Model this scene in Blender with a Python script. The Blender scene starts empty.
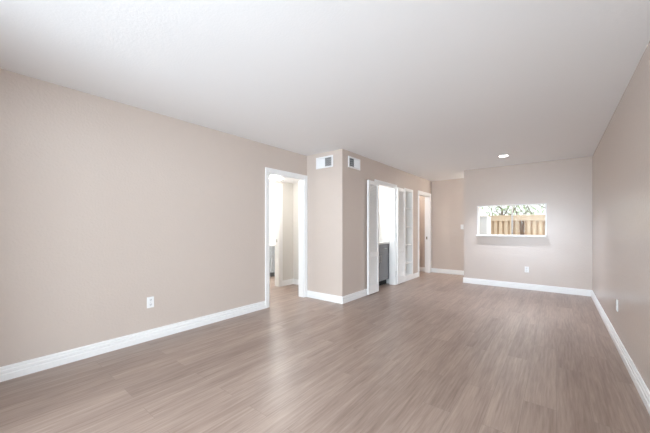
import bpy, bmesh, math, random
from mathutils import Vector, Matrix

random.seed(7)
S = bpy.context.scene
C = S.collection
PI = math.pi

# ---------------------------------------------------------------- camera
cam_d = bpy.data.cameras.new('camera')
cam = bpy.data.objects.new('camera', cam_d)
C.objects.link(cam)
cam.location = (0, 0, 1.2)
cam.rotation_euler = (PI / 2, 0, 0.6717)
cam_d.sensor_width = 36
cam_d.lens = 291.53 / 650 * 36
cam_d.shift_y = 0.01688
cam_d.clip_start = 0.05
S.camera = cam

# ---------------------------------------------------------------- world, sun, daylight
W = bpy.data.worlds.new('sky')
S.world = W
W.use_nodes = True
bg = W.node_tree.nodes['Background']
bg.inputs[0].default_value = (0.93, 0.97, 1.0, 1)
bg.inputs[1].default_value = 1.35


def lamp(name, kind, loc, energy, color=(1, 1, 1), **kw):
    d = bpy.data.lights.new(name, kind)
    d.energy = energy
    d.color = color
    rot = kw.pop('rot', (0, 0, 0))
    for k, v in kw.items():
        setattr(d, k, v)
    o = bpy.data.objects.new(name, d)
    o.location = loc
    o.rotation_euler = rot
    C.objects.link(o)
    return o


sun = lamp('sun', 'SUN', (3, 8, 8), 3.0, (1, .95, .86), angle=math.radians(2))
sun.rotation_euler = Vector((-.80, .07, -.60)).to_track_quat('-Z', 'Y').to_euler()
# area lamp added as daylight, outside the added window behind the camera
lamp('added_daylight', 'AREA', (.0, -2.6, 1.3), 385, (.865, .965, 1.10), shape='RECTANGLE', size=4.0, size_y=2.1, rot=(-PI / 2, 0, PI))

S.view_settings.view_transform = 'Standard'
S.view_settings.look = 'None'
S.view_settings.exposure = 0.53
S.cycles.diffuse_bounces = 10
S.cycles.max_bounces = 16
S.cycles.transparent_max_bounces = 16
S.view_settings.gamma = 1
S.view_settings.use_curve_mapping = False


# ---------------------------------------------------------------- materials
def mat(name, col, rough=.5, metal=0, spec=.5, bump=None, mottle=0, emit=0):
    m = bpy.data.materials.new(name)
    m.use_nodes = True
    nt = m.node_tree
    b = nt.nodes['Principled BSDF']
    b.inputs['Base Color'].default_value = (*col, 1)
    b.inputs['Roughness'].default_value = rough
    b.inputs['Metallic'].default_value = metal
    b.inputs['Specular IOR Level'].default_value = spec
    if emit:
        b.inputs['Emission Color'].default_value = (*col, 1)
        b.inputs['Emission Strength'].default_value = emit
    tc = nt.nodes.new('ShaderNodeTexCoord')
    if bump:
        n = nt.nodes.new('ShaderNodeTexNoise')
        n.inputs['Scale'].default_value = bump[0]
        n.inputs['Detail'].default_value = 3
        bp = nt.nodes.new('ShaderNodeBump')
        bp.inputs['Strength'].default_value = bump[1]
        bp.inputs['Distance'].default_value = .004
        nt.links.new(tc.outputs['Object'], n.inputs['Vector'])
        nt.links.new(n.outputs['Fac'], bp.inputs['Height'])
        nt.links.new(bp.outputs[0], b.inputs['Normal'])
    if mottle:
        n = nt.nodes.new('ShaderNodeTexNoise')
        n.inputs['Scale'].default_value = 14
        n.inputs['Detail'].default_value = 4
        mx = nt.nodes.new('ShaderNodeMix')
        mx.data_type = 'RGBA'
        mx.inputs[6].default_value = (*[c * (1 - mottle) for c in col], 1)
        mx.inputs[7].default_value = (*[min(1, c * (1 + mottle)) for c in col], 1)
        nt.links.new(tc.outputs['Object'], n.inputs['Vector'])
        nt.links.new(n.outputs['Fac'], mx.inputs[0])
        nt.links.new(mx.outputs[2], b.inputs['Base Color'])
    return m


M = {}
M['paint'] = mat('taupe_wall_paint', (.588, .508, .452), .26, bump=(48, .55), mottle=.012)
M['ceiling'] = mat('white_ceiling_paint', (.86, .86, .86), .8, bump=(70, .22), spec=.2)
M['trim'] = mat('white_trim_paint', (.86, .86, .85), .35)
M['white'] = mat('white_paint', (.84, .85, .84), .5, mottle=.01)
M['cream'] = mat('cream_wall_paint', (.68, .66, .615), .6, bump=(55, .2))
M['plastic'] = mat('white_plastic', (.86, .86, .85), .3)
M['slot'] = mat('dark_slot', (.08, .08, .08), .6)
M['duct_shade'] = mat('duct_shade_black', (.035, .035, .035), .8, bump=(40, .2))  # near-black that stands for the shade inside the vents
M['register'] = mat('white_enamel', (.82, .82, .82), .35)
M['grey'] = mat('grey_cabinet_paint', (.26, .27, .28), .4, mottle=.03)
M['vanity'] = mat('pale_grey_cabinet_paint', (.42, .44, .47), .4, mottle=.03)
M['toe'] = mat('black_toe_kick', (.02, .02, .02), .6)
M['counter'] = mat('white_quartz', (.82, .82, .81), .2, mottle=.03)
M['steel'] = mat('brushed_steel', (.55, .54, .52), .3, metal=1)
M['brass'] = mat('aged_metal', (.20, .16, .12), .45, metal=.6)
M['alu'] = mat('white_vinyl', (.80, .81, .82), .35)
M['mullion'] = mat('grey_aluminium', (.36, .37, .38), .4, metal=.3)
M['black'] = mat('black_plastic', (.03, .03, .03), .4)
M['concrete'] = mat('patio_concrete', (.55, .53, .50), .9, bump=(20, .4), mottle=.1)
M['stucco'] = mat('white_metal_paint', (.62, .62, .64), .6, mottle=.03)
M['bark'] = mat('tree_bark', (.16, .13, .11), .9, bump=(25, .8), mottle=.3)
M['leaf'] = mat('pale_green_leaves', (.36, .46, .28), .6, mottle=.3)
M['lens'] = mat('lamp_lens', (1, .97, .92), .5, emit=14)
M['siding'] = mat('exterior_stucco', (.6, .56, .5), .9, bump=(30, .5))
M['mirror'] = mat('mirror_glass', (.9, .92, .92), .03, metal=1)


def glass(name):
    m = bpy.data.materials.new(name)
    m.use_nodes = True
    nt = m.node_tree
    nt.nodes.clear()
    out = nt.nodes.new('ShaderNodeOutputMaterial')
    mx = nt.nodes.new('ShaderNodeMixShader')
    tr = nt.nodes.new('ShaderNodeBsdfTransparent')
    tr.inputs[0].default_value = (.96, .975, .97, 1)
    gl = nt.nodes.new('ShaderNodeBsdfGlossy')
    gl.inputs['Roughness'].default_value = .02
    fr = nt.nodes.new('ShaderNodeFresnel')
    fr.inputs[0].default_value = 1.12
    nt.links.new(fr.outputs[0], mx.inputs[0])
    nt.links.new(tr.outputs[0], mx.inputs[1])
    nt.links.new(gl.outputs[0], mx.inputs[2])
    nt.links.new(mx.outputs[0], out.inputs[0])
    return m


M['glass'] = glass('clear_glass')


def plank_material(name, c1, c2, gap, w, length, axis='y', rough=.34):
    m = bpy.data.materials.new(name)
    m.use_nodes = True
    nt = m.node_tree
    N = nt.nodes.new
    L = nt.links.new
    b = nt.nodes['Principled BSDF']
    tc = N('ShaderNodeTexCoord')
    sp = N('ShaderNodeSeparateXYZ')
    L(tc.outputs['Object'], sp.inputs[0])
    cb = N('ShaderNodeCombineXYZ')
    L(sp.outputs['Y'], cb.inputs['X'])
    L(sp.outputs['X'], cb.inputs['Y'])
    br = N('ShaderNodeTexBrick')
    br.offset = .37
    br.offset_frequency = 2
    br.inputs['Color1'].default_value = (0, 0, 0, 1)
    br.inputs['Color2'].default_value = (1, 1, 1, 1)
    br.inputs['Mortar'].default_value = (.5, .5, .5, 1)
    br.inputs['Scale'].default_value = 1
    br.inputs['Mortar Size'].default_value = .0012
    br.inputs['Mortar Smooth'].default_value = .1
    br.inputs['Brick Width'].default_value = length
    br.inputs['Row Height'].default_value = w
    L(cb.outputs[0], br.inputs['Vector'])
    # the grain is offset from plank to plank
    off = N('ShaderNodeMath')
    off.operation = 'MULTIPLY'
    off.inputs[1].default_value = 9
    L(br.outputs['Color'], off.inputs[0])
    gx = N('ShaderNodeMath')
    gx.operation = 'MULTIPLY'
    gx.inputs[1].default_value = 3.4
    L(sp.outputs['Y'], gx.inputs[0])
    gy = N('ShaderNodeMath')
    gy.operation = 'MULTIPLY'
    gy.inputs[1].default_value = 64
    L(sp.outputs['X'], gy.inputs[0])
    gc = N('ShaderNodeCombineXYZ')
    L(gx.outputs[0], gc.inputs['X'])
    L(gy.outputs[0], gc.inputs['Y'])
    L(off.outputs[0], gc.inputs['Z'])
    g1 = N('ShaderNodeTexNoise')
    g1.inputs['Scale'].default_value = 1
    g1.inputs['Detail'].default_value = 6
    g1.inputs['Roughness'].default_value = .62
    g1.inputs['Distortion'].default_value = .25
    L(gc.outputs[0], g1.inputs['Vector'])
    # broad streaks
    hx = N('ShaderNodeVectorMath')
    hx.operation = 'MULTIPLY'
    hx.inputs[1].default_value = (.25, .2, 1)
    L(gc.outputs[0], hx.inputs[0])
    g2 = N('ShaderNodeTexNoise')
    g2.inputs['Scale'].default_value = 1
    g2.inputs['Detail'].default_value = 3
    L(hx.outputs[0], g2.inputs['Vector'])
    add = N('ShaderNodeMath')
    add.operation = 'MULTIPLY_ADD'
    add.inputs[1].default_value = .75
    L(g1.outputs['Fac'], add.inputs[0])
    m2 = N('ShaderNodeMath')
    m2.operation = 'MULTIPLY_ADD'
    m2.inputs[1].default_value = .45
    m2.inputs[2].default_value = -.12
    L(g2.outputs['Fac'], m2.inputs[0])
    L(m2.outputs[0], add.inputs[2])
    pl = N('ShaderNodeMath')
    pl.operation = 'MULTIPLY_ADD'
    pl.inputs[1].default_value = .11
    L(br.outputs['Color'], pl.inputs[0])
    L(add.outputs[0], pl.inputs[2])
    rm = N('ShaderNodeMapRange')
    rm.inputs['From Min'].default_value = .33
    rm.inputs['From Max'].default_value = .83
    L(pl.outputs[0], rm.inputs['Value'])
    ramp = N('ShaderNodeMix')
    ramp.data_type = 'RGBA'
    ramp.inputs[6].default_value = (*c1, 1)
    ramp.inputs[7].default_value = (*c2, 1)
    L(rm.outputs[0], ramp.inputs[0])
    gapm = N('ShaderNodeMix')
    gapm.data_type = 'RGBA'
    gapm.inputs[7].default_value = (*gap, 1)
    L(br.outputs['Fac'], gapm.inputs[0])
    L(ramp.outputs[2], gapm.inputs[6])
    L(gapm.outputs[2], b.inputs['Base Color'])
    b.inputs['Roughness'].default_value = rough
    bp = N('ShaderNodeBump')
    bp.inputs['Strength'].default_value = .12
    bp.inputs['Distance'].default_value = .002
    L(g1.outputs['Fac'], bp.inputs['Height'])
    L(bp.outputs[0], b.inputs['Normal'])
    return m


M['floor'] = plank_material('taupe_vinyl_planks', (.238, .170, .138), (.475, .369, .308), (.25, .19, .16), .18, 1.22)


def wood_material(name, c1, c2):
    m = bpy.data.materials.new(name)
    m.use_nodes = True
    nt = m.node_tree
    b = nt.nodes['Principled BSDF']
    tc = nt.nodes.new('ShaderNodeTexCoord')
    mp = nt.nodes.new('ShaderNodeMapping')
    mp.inputs['Scale'].default_value = (30, 30, 2)
    n = nt.nodes.new('ShaderNodeTexNoise')
    n.inputs['Scale'].default_value = 1
    n.inputs['Detail'].default_value = 5
    mx = nt.nodes.new('ShaderNodeMix')
    mx.data_type = 'RGBA'
    mx.inputs[6].default_value = (*c1, 1)
    mx.inputs[7].default_value = (*c2, 1)
    nt.links.new(tc.outputs['Object'], mp.inputs[0])
    nt.links.new(mp.outputs[0], n.inputs['Vector'])
    nt.links.new(n.outputs['Fac'], mx.inputs[0])
    nt.links.new(mx.outputs[2], b.inputs['Base Color'])
    b.inputs['Roughness'].default_value = .8
    return m


M['darkwood'] = wood_material('dark_brown_wood', (.10, .065, .045), (.18, .12, .085))
M['fence'] = wood_material('weathered_pine', (.55, .42, .30), (.78, .63, .48))


# ---------------------------------------------------------------- mesh helpers
def box(bm, x0, x1, y0, y1, z0, z1, bev=0, mtx=None):
    r = bmesh.ops.create_cube(bm, size=1)
    vs = r['verts']
    for v in vs:
        v.co = Vector(((x0 + x1) / 2 + v.co.x * (x1 - x0), (y0 + y1) / 2 + v.co.y * (y1 - y0), (z0 + z1) / 2 + v.co.z * (z1 - z0)))
    es = list({e for v in vs for e in v.link_edges})
    if bev:
        rb = bmesh.ops.bevel(bm, geom=es, offset=bev, segments=2, affect='EDGES', profile=.5)
        vs = list({v for f in rb['faces'] for v in f.verts} | {v for v in vs if v.is_valid})
    if mtx is not None:
        for v in vs:
            v.co = mtx @ v.co
    return vs


def cyl(bm, p0, p1, r0, r1=None, seg=20):
    r1 = r0 if r1 is None else r1
    p0, p1 = Vector(p0), Vector(p1)
    d = p1 - p0
    q = d.to_track_quat('Z', 'Y').to_matrix().to_4x4()
    q.translation = (p0 + p1) / 2
    return bmesh.ops.create_cone(bm, cap_ends=True, segments=seg, radius1=r0, radius2=r1, depth=d.length, matrix=q)['verts']


def lathe(bm, prof, center, axis='Z', seg=32, ring=False):
    """prof: list of (radius, height) revolved about an axis through center."""
    rings = []
    for r, h in prof:
        ring = []
        for i in range(seg):
            a = 2 * PI * i / seg
            p = {'Z': (r * math.cos(a), r * math.sin(a), h), 'Y': (r * math.cos(a), h, r * math.sin(a)),
                 'X': (h, r * math.cos(a), r * math.sin(a))}[axis]
            ring.append(bm.verts.new(Vector(center) + Vector(p)))
        rings.append(ring)
    for a, b in zip(rings, rings[1:]):
        for i in range(seg):
            bm.faces.new((a[i], a[(i + 1) % seg], b[(i + 1) % seg], b[i]))
    if ring:
        for i in range(seg):
            bm.faces.new((rings[-1][i], rings[-1][(i + 1) % seg], rings[0][(i + 1) % seg], rings[0][i]))
        return
    bm.faces.new(rings[0])
    bm.faces.new(list(reversed(rings[-1])))


def extrude_profile(bm, prof, p0, p1, out):
    """prof: (offset from wall, height); swept from p0 to p1, offset along out."""
    p0, p1, out = Vector(p0), Vector(p1), Vector(out)
    A = [bm.verts.new(p0 + out * a + Vector((0, 0, z))) for a, z in prof]
    B = [bm.verts.new(p1 + out * a + Vector((0, 0, z))) for a, z in prof]
    n = len(prof)
    for i in range(n):
        bm.faces.new((A[i], A[(i + 1) % n], B[(i + 1) % n], B[i]))
    bm.faces.new(A)
    bm.faces.new(list(reversed(B)))


def obj(name, bm, m, parent=None, smooth=False, origin=None):
    bmesh.ops.recalc_face_normals(bm, faces=bm.faces[:])
    if origin is not None:
        for v in bm.verts:
            v.co -= Vector(origin)
    me = bpy.data.meshes.new(name)
    bm.to_mesh(me)
    bm.free()
    me.materials.append(M[m])
    if smooth:
        for p in me.polygons:
            p.use_smooth = True
    o = bpy.data.objects.new(name, me)
    if origin is not None:
        o.location = origin
    C.objects.link(o)
    if parent is not None:
        o.parent = parent
        if parent.type == 'EMPTY' or parent.location.length > 0:
            o.matrix_parent_inverse = Matrix.Translation(parent.location).inverted() if parent.rotation_euler.z == 0 else Matrix()
    return o


def struct(name, bm, m, parent=None, **k):
    o = obj(name, bm, m, parent, **k)
    if parent is None:
        o['kind'] = 'structure'
    return o


def thing(name, label, cat, loc, group=None):
    o = bpy.data.objects.new(name, None)
    o.empty_display_size = .1
    o.location = loc
    C.objects.link(o)
    return tag(o, label, cat, group)


def tag(o, label, cat, group=None):
    o['label'] = label
    o['category'] = cat
    if group:
        o['group'] = group
    return o


def B():
    return bmesh.new()


def wall(name, axis, face, back, a0, a1, z0, z1, holes=(), m='paint'):
    """a wall slab; axis 'x' runs along X (faces are y), 'y' runs along Y. holes: (a0,a1,z0,z1)"""
    bm = B()
    As = sorted({a0, a1, *[h[0] for h in holes], *[h[1] for h in holes]})
    lo, hi = min(face, back), max(face, back)
    for p, q in zip(As, As[1:]):
        hs = [h for h in holes if h[0] <= p + 1e-6 and h[1] >= q - 1e-6]
        segs = [(z0, z1)]
        for h in hs:
            new = []
            for s0, s1 in segs:
                if h[2] > s0 + 1e-6:
                    new.append((s0, min(s1, h[2])))
                if h[3] < s1 - 1e-6:
                    new.append((max(s0, h[3]), s1))
            segs = new
        for s0, s1 in segs:
            if axis == 'x':
                box(bm, p, q, lo, hi, s0, s1)
            else:
                box(bm, lo, hi, p, q, s0, s1)
    return struct(name, bm, m)


# ---------------------------------------------------------------- dimensions (metres)
XL, X2, XR = -3.3965, -2.6436, .4828
YB, Y3, Y4, YR, YN = 3.7627, 7.9217, 6.8607, -.65, 9.0
XE = -1.5844
WX0, WX1 = -2.3, .36         # added rear window
H, T = 2.44, .12
XW = -1.80                  # kitchen west wall
XH, YH = -4.40, 4.44        # hall beyond the left doorway
HH = 2.13                   # dropped hall ceiling

# ---------------------------------------------------------------- shell
bm = B(); box(bm, -6.2, XR + T, YR - T, YN + T, -.10, 0); struct('floor', bm, 'floor')
bm = B(); box(bm, -6.2, XR + T, YR - T, YN + T, H, H + .15); struct('ceiling', bm, 'ceiling')
bm = B(); box(bm, XH, XL - T, 1.8, YH, HH, H - .001); struct('ceiling_hall', bm, 'ceiling')

wall('wall_left', 'y', XL, XL - T, YR - T, 6.2, 0, H, [(2.906, 3.70, 0, 2.03)])
wall('wall_alcove', 'x', YB, YB + T, XL, X2 - T, 0, H)
wall('wall_closet', 'y', X2, X2 - T, YB, Y3 + T, 0, H, [(4.86, 5.668, 0, 2.03), (6.165, 6.575, .10, 2.03), (7.02, 7.78, 0, 2.03)])
wall('wall_back', 'x', Y3, Y3 + T, X2, XW, 0, H)
wall('wall_passage', 'x', Y3 - .01, Y3 + T, -3.9, X2 - T, 0, H)
wall('wall_passage_end', 'y', -3.9, -4.02, 6.6, Y3 + T, 0, H)
wall('wall_passage_side', 'x', 6.75, 6.66, -3.9, X2 - T, 0, H)
PT = (-1.322, -.148, 1.022, 1.655)
wall('wall_far', 'x', Y4, Y4 + T, XE, XR, 0, H, [PT])
wall('wall_right', 'y', XR, XR + T, YR - T, YN + T, 0, H)
wall('wall_rear', 'x', YR, YR - T, XL, XR, 0, H, [(WX0, WX1, .12, 2.15)])
wall('wall_kitchen_side', 'y', XW, XW - T, Y3 + T, YN + T, 0, H, m='white')
SL = (-1.76, -.15)
wall('wall_kitchen_end', 'x', YN, YN + T, XW, XR, 0, H, [(SL[0], SL[1], 0, 2.05)], m='white')
wall('wall_hall', 'y', XH, XH - T, 1.8, 5.32, 0, H, [(3.23, 4.05, 0, 2.03)], m='cream')
wall('wall_hall_end', 'x', YH, YH + T, XH, XL - T, 0, H, m='cream')
wall('wall_hall_start', 'x', 1.8, 1.68, XH - T, XL - T, 0, H, m='cream')
wall('wall_bath_back', 'y', -6.0, -6.12, 2.4, 5.32, 0, H, m='white')
wall('wall_bath_end', 'x', 5.20, 5.32, -6.0, XH - T, 0, H, m='white')
wall('wall_bath_start', 'x', 2.5, 2.4, -6.0, XH - T, 0, H, m='white')
# lining of the wet-bar closet
wall('wall_bar_back', 'y', -3.375, XL, 4.70, 5.80, 0, H, m='white')
wall('wall_bar_left', 'x', 4.76, 4.70, -3.375, X2 - T, 0, H, m='white')
wall('wall_bar_right', 'x', 5.73, 5.80, -3.375, X2 - T, 0, H, m='white')

bm = B(); box(bm, -5.5, 5.0, -2.0, YR - T - .005, 2.46, 2.6); struct('sun_blocker_roof', bm, 'siding')  # unseen roof slab added to keep the sun out of the rear window

# ---------------------------------------------------------------- baseboards
BP = [(0, 0), (.018, 0), (.018, .048), (.010, .052), (.010, .060), (.0155, .064), (.0155, .080), (.008, .084), (.008, .091), (.012, .095), (.010, .106), (0, .112)]


def baseboard(name, p0, p1, out):
    bm = B()
    extrude_profile(bm, BP, (*p0, 0), (*p1, 0), (*out, 0))
    return struct(name, bm, 'trim')


baseboard('baseboard_left', (XL, YR), (XL, 2.838), (1, 0))
baseboard('baseboard_alcove', (XL, YB), (X2 + .015, YB), (0, -1))
baseboard('baseboard_closet', (X2, YB - .015), (X2, 4.797), (1, 0))
baseboard('baseboard_closet_middle', (X2, 5.731), (X2, 6.12), (1, 0))
baseboard('baseboard_closet_end', (X2, 6.62), (X2, 6.95), (1, 0))
baseboard('baseboard_back', (X2, Y3), (XW, Y3), (0, -1))
baseboard('baseboard_far', (XE - .015, Y4), (XR, Y4), (0, -1))
baseboard('baseboard_far_end', (XE, Y4 - .015), (XE, Y4 + T), (-1, 0))
baseboard('baseboard_right', (XR, YR), (XR, Y4), (-1, 0))
baseboard('baseboard_hall', (XH, 4.12), (XH, YH), (1, 0))
baseboard('baseboard_hall_end', (XH, YH), (XL - T, YH), (0, -1))
baseboard('baseboard_passage', (-3.9, Y3 - .01), (X2 - T, Y3 - .01), (0, -1))


# ---------------------------------------------------------------- door frames
def doorway(name, face, sgn, back, y0, y1, top, cw, right_cw=None, ctop=None, jt=.018, mtl='trim'):
    """casing on the face side of a wall running along Y, with jambs through the wall"""
    rc = right_cw or cw
    ct = ctop or cw
    f0, f1 = sorted((face, face + sgn * .016))
    r = bpy.data.objects.new(name, None)
    r.location = (face, (y0 + y1) / 2, 0)
    C.objects.link(r)
    r['kind'] = 'structure'
    bm = B()
    box(bm, f0, f1, y0 - cw, y0, 0, top + ct, .004)
    box(bm, f0, f1, y1, y1 + rc, 0, top + ct, .004)
    box(bm, f0, f1, y0, y1, top, top + ct, .004)
    # raised outer bead
    g0, g1 = sorted((face + sgn * .014, face + sgn * .021))
    box(bm, g0, g1, y0 - cw, y0 - cw + .018, 0, top + ct, .002)
    box(bm, g0, g1, y1 + rc - .018, y1 + rc, 0, top + ct, .002)
    box(bm, g0, g1, y0 - cw + .018, y1 + rc - .018, top + ct - .018, top + ct, .002)
    obj('casing', bm, mtl, r)
    b0, b1 = sorted((back, face + sgn * .004))
    bm = B()
    box(bm, b0, b1, y0, y0 + jt, 0, top, .002)
    box(bm, b0, b1, y1 - jt, y1, 0, top, .002)
    box(bm, b0, b1, y0 + jt, y1 - jt, top - jt, top, .002)
    obj('jamb', bm, mtl, r)
    return r


d1 = doorway('door_1', XL, 1, XL - T, 2.906, 3.70, 2.03, .066, .060)
d2 = doorway('door_2', X2, 1, X2 - T, 4.86, 5.668, 2.03, .062)
d3 = doorway('door_3', X2, 1, X2 - T, 7.02, 7.78, 2.03, .07, .09, .07)
d4 = doorway('door_4', XH, 1, XH - T, 3.23, 4.05, 2.03, .07, .07, .06)
bm = B(); box(bm, X2 - .082, X2 - .052, 7.7585, 7.764, .885, .955, .001); cyl(bm, (X2 - .067, 7.7575, .92), (X2 - .067, 7.735, .92), .011, .009, 14)
obj('strike_plate', bm, 'brass', d3)
bm = B(); box(bm, XH - .075, XH - .045, 4.026, 4.033, .90, .96, .001)
obj('strike_plate', bm, 'steel', d4)

# ---------------------------------------------------------------- pass-through
bm = B()
x0, x1, z0, z1 = PT
box(bm, x0, x0 + .022, Y4 - .004, Y4 + T + .004, z0 + .03, z1)
box(bm, x1 - .022, x1, Y4 - .004, Y4 + T + .004, z0 + .03, z1)
box(bm, x0 + .022, x1 - .022, Y4 - .004, Y4 + T + .004, z1 - .014, z1)
struct('trim_1', bm, 'trim')
bm = B()
box(bm, x0 + .001, x1 - .001, Y4 - .125, Y4 + T + .10, z0, z0 + .03, .006)
tag(obj('sill_shelf', bm, 'trim', origin=(-.735, Y4, z0)), 'white shelf sill projecting below the pass-through opening', 'shelf')

# ---------------------------------------------------------------- unseen rear window, added behind the camera to let daylight in
w = bpy.data.objects.new('added_rear_window', None); w.location = ((WX0 + WX1) / 2, YR, .12); C.objects.link(w); w['kind'] = 'structure'
wm = (WX0 + WX1) / 2
bm = B()
for a, b_ in ((WX0, WX0 + .07), (WX1 - .07, WX1), (wm - .035, wm + .035)):
    box(bm, a, b_, YR - .09, YR - .03, .12, 2.15, .004)
for a, b_ in ((.12, .18), (2.09, 2.15)):
    box(bm, WX0 + .07, WX1 - .07, YR - .09, YR - .03, a, b_, .004)
obj('window_frame', bm, 'alu', w)
bm = B()
for a, b_ in ((WX0 + .07, wm - .035), (wm + .035, WX1 - .07)):
    box(bm, a, b_, YR - .062, YR - .058, .18, 2.09)
obj('pane', bm, 'glass', w)

# ---------------------------------------------------------------- sliding patio door seen through the pass-through
w = bpy.data.objects.new('window_2', None); w.location = ((SL[0] + SL[1]) / 2, YN, 0); C.objects.link(w); w['kind'] = 'structure'
bm = B()
box(bm, SL[0], SL[0] + .045, YN + .02, YN + .10, 0, 2.05, .004)
box(bm, SL[1] - .045, SL[1], YN + .02, YN + .10, 0, 2.05, .004)
box(bm, SL[0] + .045, SL[1] - .045, YN + .02, YN + .10, 2.0, 2.05, .004)
box(bm, SL[0] + .045, SL[1] - .045, YN + .02, YN + .10, 0, .03, .004)
obj('window_frame', bm, 'alu', w)
mid = -.915
bm = B()
box(bm, mid - .018, mid + .018, YN + .035, YN + .085, .03, 2.0, .004)
o = obj('meeting_stile', bm, 'mullion', w); o['label'] = 'grey meeting stile'
bm = B()
box(bm, SL[0] + .045, mid - .018, YN + .068, YN + .074, .03, 2.0)
box(bm, mid + .018, SL[1] - .045, YN + .046, YN + .052, .03, 2.0)
obj('pane', bm, 'glass', w)
bm = B()
hx = SL[1] - .062
box(bm, hx - .012, hx + .012, YN - .012, YN + .004, 1.05, 1.27, .005)
box(bm, hx - .010, hx + .010, YN + .004, YN + .045, 1.06, 1.085, .003)
box(bm, hx - .010, hx + .010, YN + .004, YN + .045, 1.235, 1.26, .003)
o = obj('door_handle', bm, 'black', w); o['label'] = 'black pull handle'


# ---------------------------------------------------------------- outlets, switch
def frame_matrix(loc, normal):
    """local X = right along the wall, local Y = out of the wall, Z = up"""
    n = Vector((*normal, 0))
    r = Vector((n.y, -n.x, 0)) * -1
    m = Matrix(((r.x, n.x, 0, loc[0]), (r.y, n.y, 0, loc[1]), (0, 0, 1, loc[2]), (0, 0, 0, 1)))
    return m


def local(bm, m):
    bmesh.ops.transform(bm, matrix=m, verts=bm.verts[:])
    return bm


def outlet(loc, normal, label):
    m = frame_matrix(loc, normal)
    t = thing('wall_outlet', label, 'outlet', loc, 'white outlets low on the walls')
    bm = B(); box(bm, -.035, .035, 0, .007, -.058, .058, .003); obj('cover_plate', local(bm, m), 'plastic', t)
    for s in (-1, 1):
        bm = B(); box(bm, -.017, .017, .006, .010, s * .025 - .015, s * .025 + .015, .002)
        r = obj('receptacle', local(bm, m), 'register', t)
        bm = B()
        for q in (-.006, .006):
            box(bm, q - .0015, q + .0015, .0095, .0104, s * .025 - .002, s * .025 + .009)
        cyl(bm, (0, .0095, s * .025 - .008), (0, .0104, s * .025 - .008), .003, seg=10)
        sl = obj('slots', local(bm, m), 'slot', r)
    bm = B(); cyl(bm, (0, .006, 0), (0, .009, 0), .004, seg=12); obj('screw', local(bm, m), 'steel', t)
    return t


outlet((XL, 1.276, .402), (1, 0), 'white outlet low on the long left wall, left of the doorway')
outlet((-.456, Y4, .385), (0, -1), 'white outlet low on the far wall below the pass-through opening')
outlet((XR, 4.165, .41), (-1, 0), 'white outlet low on the right wall, seen almost edge-on')

m = frame_matrix((-1.872, Y3, 1.215), (0, -1))
t = thing('light_switch', 'white light switch plate on the recessed back wall beside the far wall edge', 'light switch', (-1.872, Y3, 1.215))
bm = B(); box(bm, -.035, .035, 0, .008, -.06, .06, .003); obj('cover_plate', local(bm, m), 'plastic', t)
bm = B(); box(bm, -.005, .005, .007, .016, -.004, .012, .002); obj('toggle', local(bm, m), 'plastic', t)


# ---------------------------------------------------------------- supply registers
def register(loc, normal, w_, h_, label):
    m = frame_matrix(loc, normal)
    t = thing('air_vent', label, 'vent', loc, 'air vents at the protruding corner')
    f = .026
    bm = B()
    box(bm, -w_ / 2, w_ / 2, 0, .016, h_ / 2 - f, h_ / 2, .004)
    box(bm, -w_ / 2, w_ / 2, 0, .016, -h_ / 2, -h_ / 2 + f, .004)
    box(bm, -w_ / 2, -w_ / 2 + f, 0, .016, -h_ / 2 + f, h_ / 2 - f, .004)
    box(bm, w_ / 2 - f, w_ / 2, 0, .016, -h_ / 2 + f, h_ / 2 - f, .004)
    box(bm, -.006, .006, 0, .015, -h_ / 2 + f, h_ / 2 - f, .002)
    obj('vent_frame', local(bm, m), 'register', t)
    bm = B(); box(bm, -w_ / 2 + f, w_ / 2 - f, .0005, .0015, -h_ / 2 + f, h_ / 2 - f); o = obj('duct_shade_sheet', local(bm, m), 'duct_shade', t)  # dark sheet in place of a shaded hollow behind the slats
    iw = w_ / 2 - f - .006
    n = 9
    for s in (-1, 1):
        bm = B()
        for i in range(n):
            cx = s * (.006 + iw * (i + .5) / n)
            mm = Matrix.Translation((cx, .0085, 0)) @ Matrix.Rotation(s * math.radians(-52), 4, 'Z')
            box(bm, -.0007, .0007, -.0095, .0095, -h_ / 2 + f, h_ / 2 - f, mtx=mm)
        obj('slat_bank', local(bm, m), 'register', t)
    bm = B()
    for k in (-1, 0, 1):
        box(bm, -w_ / 2 + f, w_ / 2 - f, .002, .004, k * .032 - .0015, k * .032 + .0015)
    obj('damper_bars', local(bm, m), 'steel', t)
    for s in (-1, 1):
        bm = B(); cyl(bm, (s * (w_ / 2 - .012), .015, 0), (s * (w_ / 2 - .012), .018, 0), .005, seg=12)
        obj('screw', local(bm, m), 'register', t)
    return t


register((-2.998, YB, 2.274), (0, -1), .355, .19, 'white two-way air vent beside the left doorway, its right half dark')
register((X2, 4.10, 2.268), (1, 0), .36, .185, 'white two-way air vent near the louvered doors, its left half dark')

# ---------------------------------------------------------------- recessed ceiling light
cl = (-.72, 5.86, H)
t = thing('recessed_light', 'round recessed ceiling light glowing before the far wall', 'ceiling light', cl)
bm = B(); lathe(bm, [(.066, 0), (.085, 0), (.083, -.006), (.066, -.010)], cl, ring=True); obj('trim_ring', bm, 'trim', t, smooth=True)
bm = B(); lathe(bm, [(.001, -.002), (.066, -.002), (.064, -.006), (.001, -.0065)], cl); obj('lens', bm, 'lens', t)
lamp('recessed_light_lamp', 'SPOT', (cl[0], cl[1], H - .03), 92, (.86, .96, 1.13), spot_size=math.radians(116), spot_blend=.8, shadow_soft_size=.05)


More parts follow.
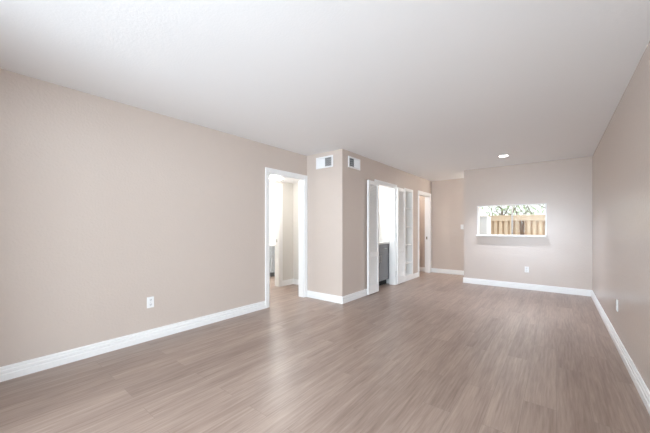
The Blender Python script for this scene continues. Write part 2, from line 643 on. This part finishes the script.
# ---------------------------------------------------------------- other ceiling lights (bathroom, hall, kitchen)
def ceiling_lamp(x, y, z, e, label, size=.3, color=(1, .97, .92)):
    t = thing('ceiling_light', label, 'ceiling light', (x, y, z), 'round ceiling lights in the side rooms')
    bm = B(); lathe(bm, [(.16, 0), (.16, -.02), (.15, -.025), (.001, -.025)], (x, y, z)); obj('base', bm, 'trim', t)
    bm = B(); lathe(bm, [(.14, -.025), (.13, -.05), (.09, -.07), (.001, -.078)], (x, y, z)); obj('diffuser', bm, 'lens', t, smooth=True)
    lamp('ceiling_light_lamp', 'POINT', (x, y, z - .16), e, color, shadow_soft_size=.1)


ceiling_lamp(-5.0, 4.2, H, 48, 'round ceiling light inside the bathroom beyond the left doorway', color=(.95, .98, 1.0))
ceiling_lamp(-3.95, 3.55, HH, 9, 'round ceiling light in the hall beyond the left doorway', color=(1, 1, 1))
ceiling_lamp(-.7, 8.1, H, 42, 'round kitchen ceiling light behind the pass-through wall')


ceiling_lamp(-3.35, 7.3, H, 8, 'round ceiling light added unseen to brighten the passage behind the right doorway', color=(1, .93, .85))  # unseen lamp added to lift the dim passage


# ---------------------------------------------------------------- louvered doors, swung flat against the wall
def louvered_door(y0, y1, hinge, label):
    x0, x1 = X2 + .030, X2 + .062
    z0, z1 = .018, 2.035
    t = thing('louvered_door', label, 'door', ((x0 + x1) / 2, (y0 + y1) / 2, z0), 'louvered closet doors')
    sw = .048
    for a in (y0, y1 - sw):
        bm = B(); box(bm, x0, x1, a, a + sw, z0, z1, .003); obj('stile', bm, 'trim', t)
    for a, b_ in ((z0, .17), (.675, .755), (1.965, z1)):
        bm = B(); box(bm, x0 + .001, x1 - .001, y0 + sw, y1 - sw, a, b_, .002); obj('rail', bm, 'trim', t)
    for a, b_ in ((.17, .675), (.755, 1.965)):
        bm = B()
        n = int((b_ - a) / .027)
        for i in range(n):
            zc = a + (b_ - a) * (i + .5) / n
            mm = Matrix.Translation(((x0 + x1) / 2, 0, zc)) @ Matrix.Rotation(math.radians(-38), 4, 'Y')
            box(bm, -.0035, .0035, y0 + sw, y1 - sw, -.019, .019, mtx=mm)
        obj('louver_panel', bm, 'trim', t)
    for z in (.25, 1.05, 1.80):
        bm = B()
        yy = hinge
        cyl(bm, (X2 + .024, yy, z - .04), (X2 + .024, yy, z + .04), .006, seg=12)
        obj('hinge', bm, 'steel', t)


louvered_door(4.475, 4.853, 4.86, 'white louvered door folded open left of the wet bar')
louvered_door(5.680, 6.058, 5.673, 'white louvered door folded open against the built-in shelves')

# ---------------------------------------------------------------- wet bar inside the closet
BX = -2.795     # cabinet front
def shaker(bm, x, y0, y1, z0, z1, fr=.045):
    """frame-and-panel front facing +X whose back lies on x"""
    box(bm, x, x + .010, y0 + fr, y1 - fr, z0 + fr, z1 - fr)
    for a in ((y0, y0 + fr, z0, z1), (y1 - fr, y1, z0, z1)):
        box(bm, x, x + .019, *a, .002)
    for a in ((y0 + fr, y1 - fr, z0, z0 + fr), (y0 + fr, y1 - fr, z1 - fr, z1)):
        box(bm, x, x + .019, *a, .002)


def pull(bm, x, p0, p1):
    """bar pull standing off x between p0=(y,z) and p1"""
    cyl(bm, (x + .025, *p0), (x + .025, *p1), .005, seg=12)
    for p in (p0, p1):
        q = (p[0] + (p1[0] - p0[0]) * (.1 if p is p0 else -.1), p[1] + (p1[1] - p0[1]) * (.1 if p is p0 else -.1))
        cyl(bm, (x, *q), (x + .025, *q), .004, seg=10)


t = thing('base_cabinet', 'dark grey base cabinet with white counter inside the wet bar closet', 'cabinet', (-3.06, 5.07, 0))
bm = B(); box(bm, -3.33, BX, 4.765, 5.725, .11, .855, .002); obj('body', bm, 'grey', t)
bm = B(); box(bm, -3.33, BX - .07, 4.77, 5.72, 0, .11); o = obj('toe_kick', bm, 'toe', t); o['label'] = 'black recessed toe kick'
bm = B(); box(bm, -3.33, BX + .03, 4.765, 5.725, .857, .893, .004); o = obj('countertop', bm, 'counter', t); o['label'] = 'white countertop'
for a, b_ in ((4.775, 5.235), (5.25, 5.715)):
    bm = B(); shaker(bm, BX, a, b_, .69, .845, .03); d = obj('drawer', bm, 'grey', t)
    bm = B(); pull(bm, BX + .012, ((a + b_) / 2 - .06, .767), ((a + b_) / 2 + .06, .767)); obj('handle', bm, 'steel', d)
    bm = B(); shaker(bm, BX, a, b_, .125, .675); d = obj('cabinet_door', bm, 'grey', t)
    hy = b_ - .03 if a < 5 else a + .03
    bm = B(); pull(bm, BX + .015, (hy, .5), (hy, .64)); obj('handle', bm, 'steel', d)
# white wall cabinets over the counter
t = thing('wall_cabinet', 'white upper cabinet above the wet bar counter', 'cabinet', (-3.2, 5.1, 1.4))
bm = B(); box(bm, -3.36, -3.05, 4.765, 5.725, 1.40, 2.25, .002); obj('body', bm, 'white', t)
for a, b_ in ((4.77, 5.242), (5.248, 5.72)):
    bm = B(); shaker(bm, -3.05, a, b_, 1.405, 2.245); d = obj('cabinet_door', bm, 'white', t)
    hy = b_ - .03 if a < 5 else a + .03
    bm = B(); pull(bm, -3.04, (hy, 1.44), (hy, 1.57)); obj('handle', bm, 'steel', d)
# slim lamp under the top of the closet
t = thing('closet_light', 'slim ceiling light inside the bright wet bar closet', 'ceiling light', (-2.9, 5.1, H))
bm = B(); box(bm, -2.98, -2.82, 4.85, 5.35, H - .03, H, .004); obj('base', bm, 'trim', t)
bm = B(); box(bm, -2.96, -2.84, 4.87, 5.33, H - .05, H - .03, .006); obj('diffuser', bm, 'lens', t)
lamp('closet_light_lamp', 'AREA', (-2.9, 5.1, H - .06), 8, (.97, .99, 1), shape='RECTANGLE', size=.12, size_y=.46)

# ---------------------------------------------------------------- built-in shelves
t = thing('built_in_bookcase', 'white built-in bookcase with four shelves set in the wall', 'bookcase', (X2 - .12, 6.37, 0))
fx = X2 + .018
y0, y1 = 6.125, 6.615
bm = B()
box(bm, X2 + .001, fx, y0, y0 + .05, .115, 2.075, .003)
box(bm, X2 + .001, fx, y1 - .05, y1, .115, 2.075, .003)
box(bm, X2 + .001, fx, y0 + .05, y1 - .05, 2.02, 2.075, .003)
obj('face_frame', bm, 'trim', t)
bm = B()
a, b_ = y0 + .042, y1 - .042
box(bm, X2 - .25, fx - .02, a, a + .008, .105, 2.025)
box(bm, X2 - .25, fx - .02, b_ - .008, b_, .105, 2.025)
box(bm, X2 - .25, fx - .02, a + .008, b_ - .008, .105, .118)
box(bm, X2 - .25, fx - .02, a + .008, b_ - .008, 2.012, 2.025)
box(bm, X2 - .25, X2 - .24, a + .008, b_ - .008, .118, 2.012)
obj('case', bm, 'white', t)
for z in (1.643, 1.222, .818, .408):
    bm = B(); box(bm, X2 - .24, X2 + .004, a + .008, b_ - .008, z - .022, z, .003); obj('shelf', bm, 'trim', t)
bm = B(); extrude_profile(bm, BP, (X2, y0, 0), (X2, y1, 0), (1, 0, 0)); box(bm, X2 + .0005, fx + .002, y0, y1, .10, .122, .003); obj('base_board', bm, 'trim', t)

# ---------------------------------------------------------------- bathroom vanity beyond the left doorway
t = thing('bathroom_vanity', 'pale grey vanity cabinet seen through the left doorway', 'vanity', (-5.65, 4.55, 0))
VX = -5.40
bm = B(); box(bm, -5.995, VX, 4.0, 5.19, .10, .74, .002); obj('body', bm, 'vanity', t)
bm = B(); box(bm, -5.995, VX - .06, 4.01, 5.18, 0, .10); obj('toe_kick', bm, 'grey', t)
bm = B(); box(bm, -5.998, VX + .03, 3.98, 5.195, .742, .785, .004); obj('countertop', bm, 'counter', t)
for a, b_ in ((4.01, 4.40), (4.41, 4.79), (4.80, 5.18)):
    bm = B(); shaker(bm, VX, a, b_, .56, .73, .03); d = obj('drawer', bm, 'vanity', t)
    bm = B(); pull(bm, VX + .012, ((a + b_) / 2 - .06, .645), ((a + b_) / 2 + .06, .645)); obj('handle', bm, 'steel', d)
    bm = B(); shaker(bm, VX, a, b_, .11, .55); d = obj('cabinet_door', bm, 'vanity', t)
    bm = B(); pull(bm, VX + .012, (b_ - .03, .40), (b_ - .03, .52)); obj('handle', bm, 'steel', d)

# ---------------------------------------------------------------- outside the patio door
bm = B(); box(bm, -8, 6, YN + T, 26, -.22, -.12); struct('patio', bm, 'concrete')

FY = 11.5
t = thing('wooden_fence', 'weathered pine picket fence outside beyond the pass-through', 'fence', (-1.2, FY, -.12))
x = -3.7
k = 0
while x < 1.5:
    wd = .100 + random.uniform(-.006, .006)
    bm = B(); box(bm, x, x + wd, FY, FY + .02, -.08 + random.uniform(-.01, .01), 1.46, .003)
    obj('picket', bm, 'fence', t)
    bm = B(); box(bm, x + .08, x + .185, FY + .13, FY + .15, -.08, 1.56 + random.uniform(-.012, .012), .003)
    obj('picket', bm, 'fence', t)
    x += .155 + random.uniform(-.006, .006)
for z in (.20,):
    bm = B(); box(bm, -3.7, 1.5, FY + .021, FY + .129, z - .045, z + .045, .004); obj('rail', bm, 'fence', t)
bm = B(); box(bm, -3.7, 1.5, FY - .045, FY - .001, 1.42, 1.575, .004); box(bm, -3.72, 1.52, FY - .07, FY + .17, 1.577, 1.61, .004); obj('cap_rail', bm, 'fence', t)
for px in (-2.9, -.88, .95):
    bm = B(); box(bm, px - .055, px + .055, FY - .10, FY - .002, -.12, 1.415, .004); o = obj('fence_post', bm, 'darkwood', t); o['label'] = 'dark brown post'

t = thing('utility_cabinet', 'white box-shaped cabinet standing before the fence, at left through the opening', 'cabinet', (-1.9, 10.85, -.12))
bm = B(); box(bm, -2.10, -1.745, 10.5, 11.2, -.12, 1.52, .006); obj('body', bm, 'stucco', t)
bm = B(); box(bm, -2.12, -1.73, 10.485, 11.215, 1.52, 1.56, .006); obj('lid', bm, 'stucco', t)


def tree(px, py, lean, h, seed, label, leaves, rad=.11):
    rnd = random.Random(seed)
    t = thing('tree', label, 'tree', (px, py, -.12), 'trees beyond the fence')
    bm = B()
    tips = []

    def limb(p, d, r, n, depth):
        for i in range(n):
            q = p + d * .30
            r2 = r * .86
            cyl(bm, p, q, r, r2, 9)
            p, r = q, r2
            d = (d + Vector((rnd.uniform(-.22, .22), rnd.uniform(-.22, .22), rnd.uniform(-.05, .18)))).normalized()
            if depth < 2 and i >= 2 - depth:
                s = Vector((rnd.uniform(-1, 1), rnd.uniform(-.8, .8), rnd.uniform(.25, .9))).normalized()
                limb(p.copy(), s, r * .6, 4 - depth, depth + 1)
            if depth:
                tips.append(p.copy())
        tips.append(p.copy())
    limb(Vector((px, py, -.12)), Vector((lean, 0, 1)).normalized(), rad, h, 0)
    obj('trunk', bm, 'bark', t, smooth=True)
    bm = B()
    for k in range(leaves):
        c = rnd.choice(tips) + Vector([rnd.gauss(0, .32) for _ in range(3)])
        if c.z < 1.45:
            continue
        q = Matrix.Translation(c) @ Matrix.Rotation(rnd.uniform(0, 6.3), 4, 'Z') @ Matrix.Rotation(rnd.uniform(-1.2, 1.2), 4, 'X')
        l, w2 = rnd.uniform(.06, .11), rnd.uniform(.022, .036)
        vs = [bm.verts.new(q @ Vector(v)) for v in ((0, -l, 0), (w2, 0, .012), (0, l, 0), (-w2, 0, .012))]
        bm.faces.new(vs)
    o = obj('foliage', bm, 'leaf', t)
    return t


tree(-2.15, 13.4, .42, 7, 3, 'leaning tree with pale leaves beyond the left end of the fence', 700)
tree(-1.9, 22.0, -.20, 9, 5, 'slim tree leaning behind the middle of the fence', 420, .14)
tree(-.9, 17.6, .10, 8, 9, 'tree with pale leaves behind the right end of the fence', 700)
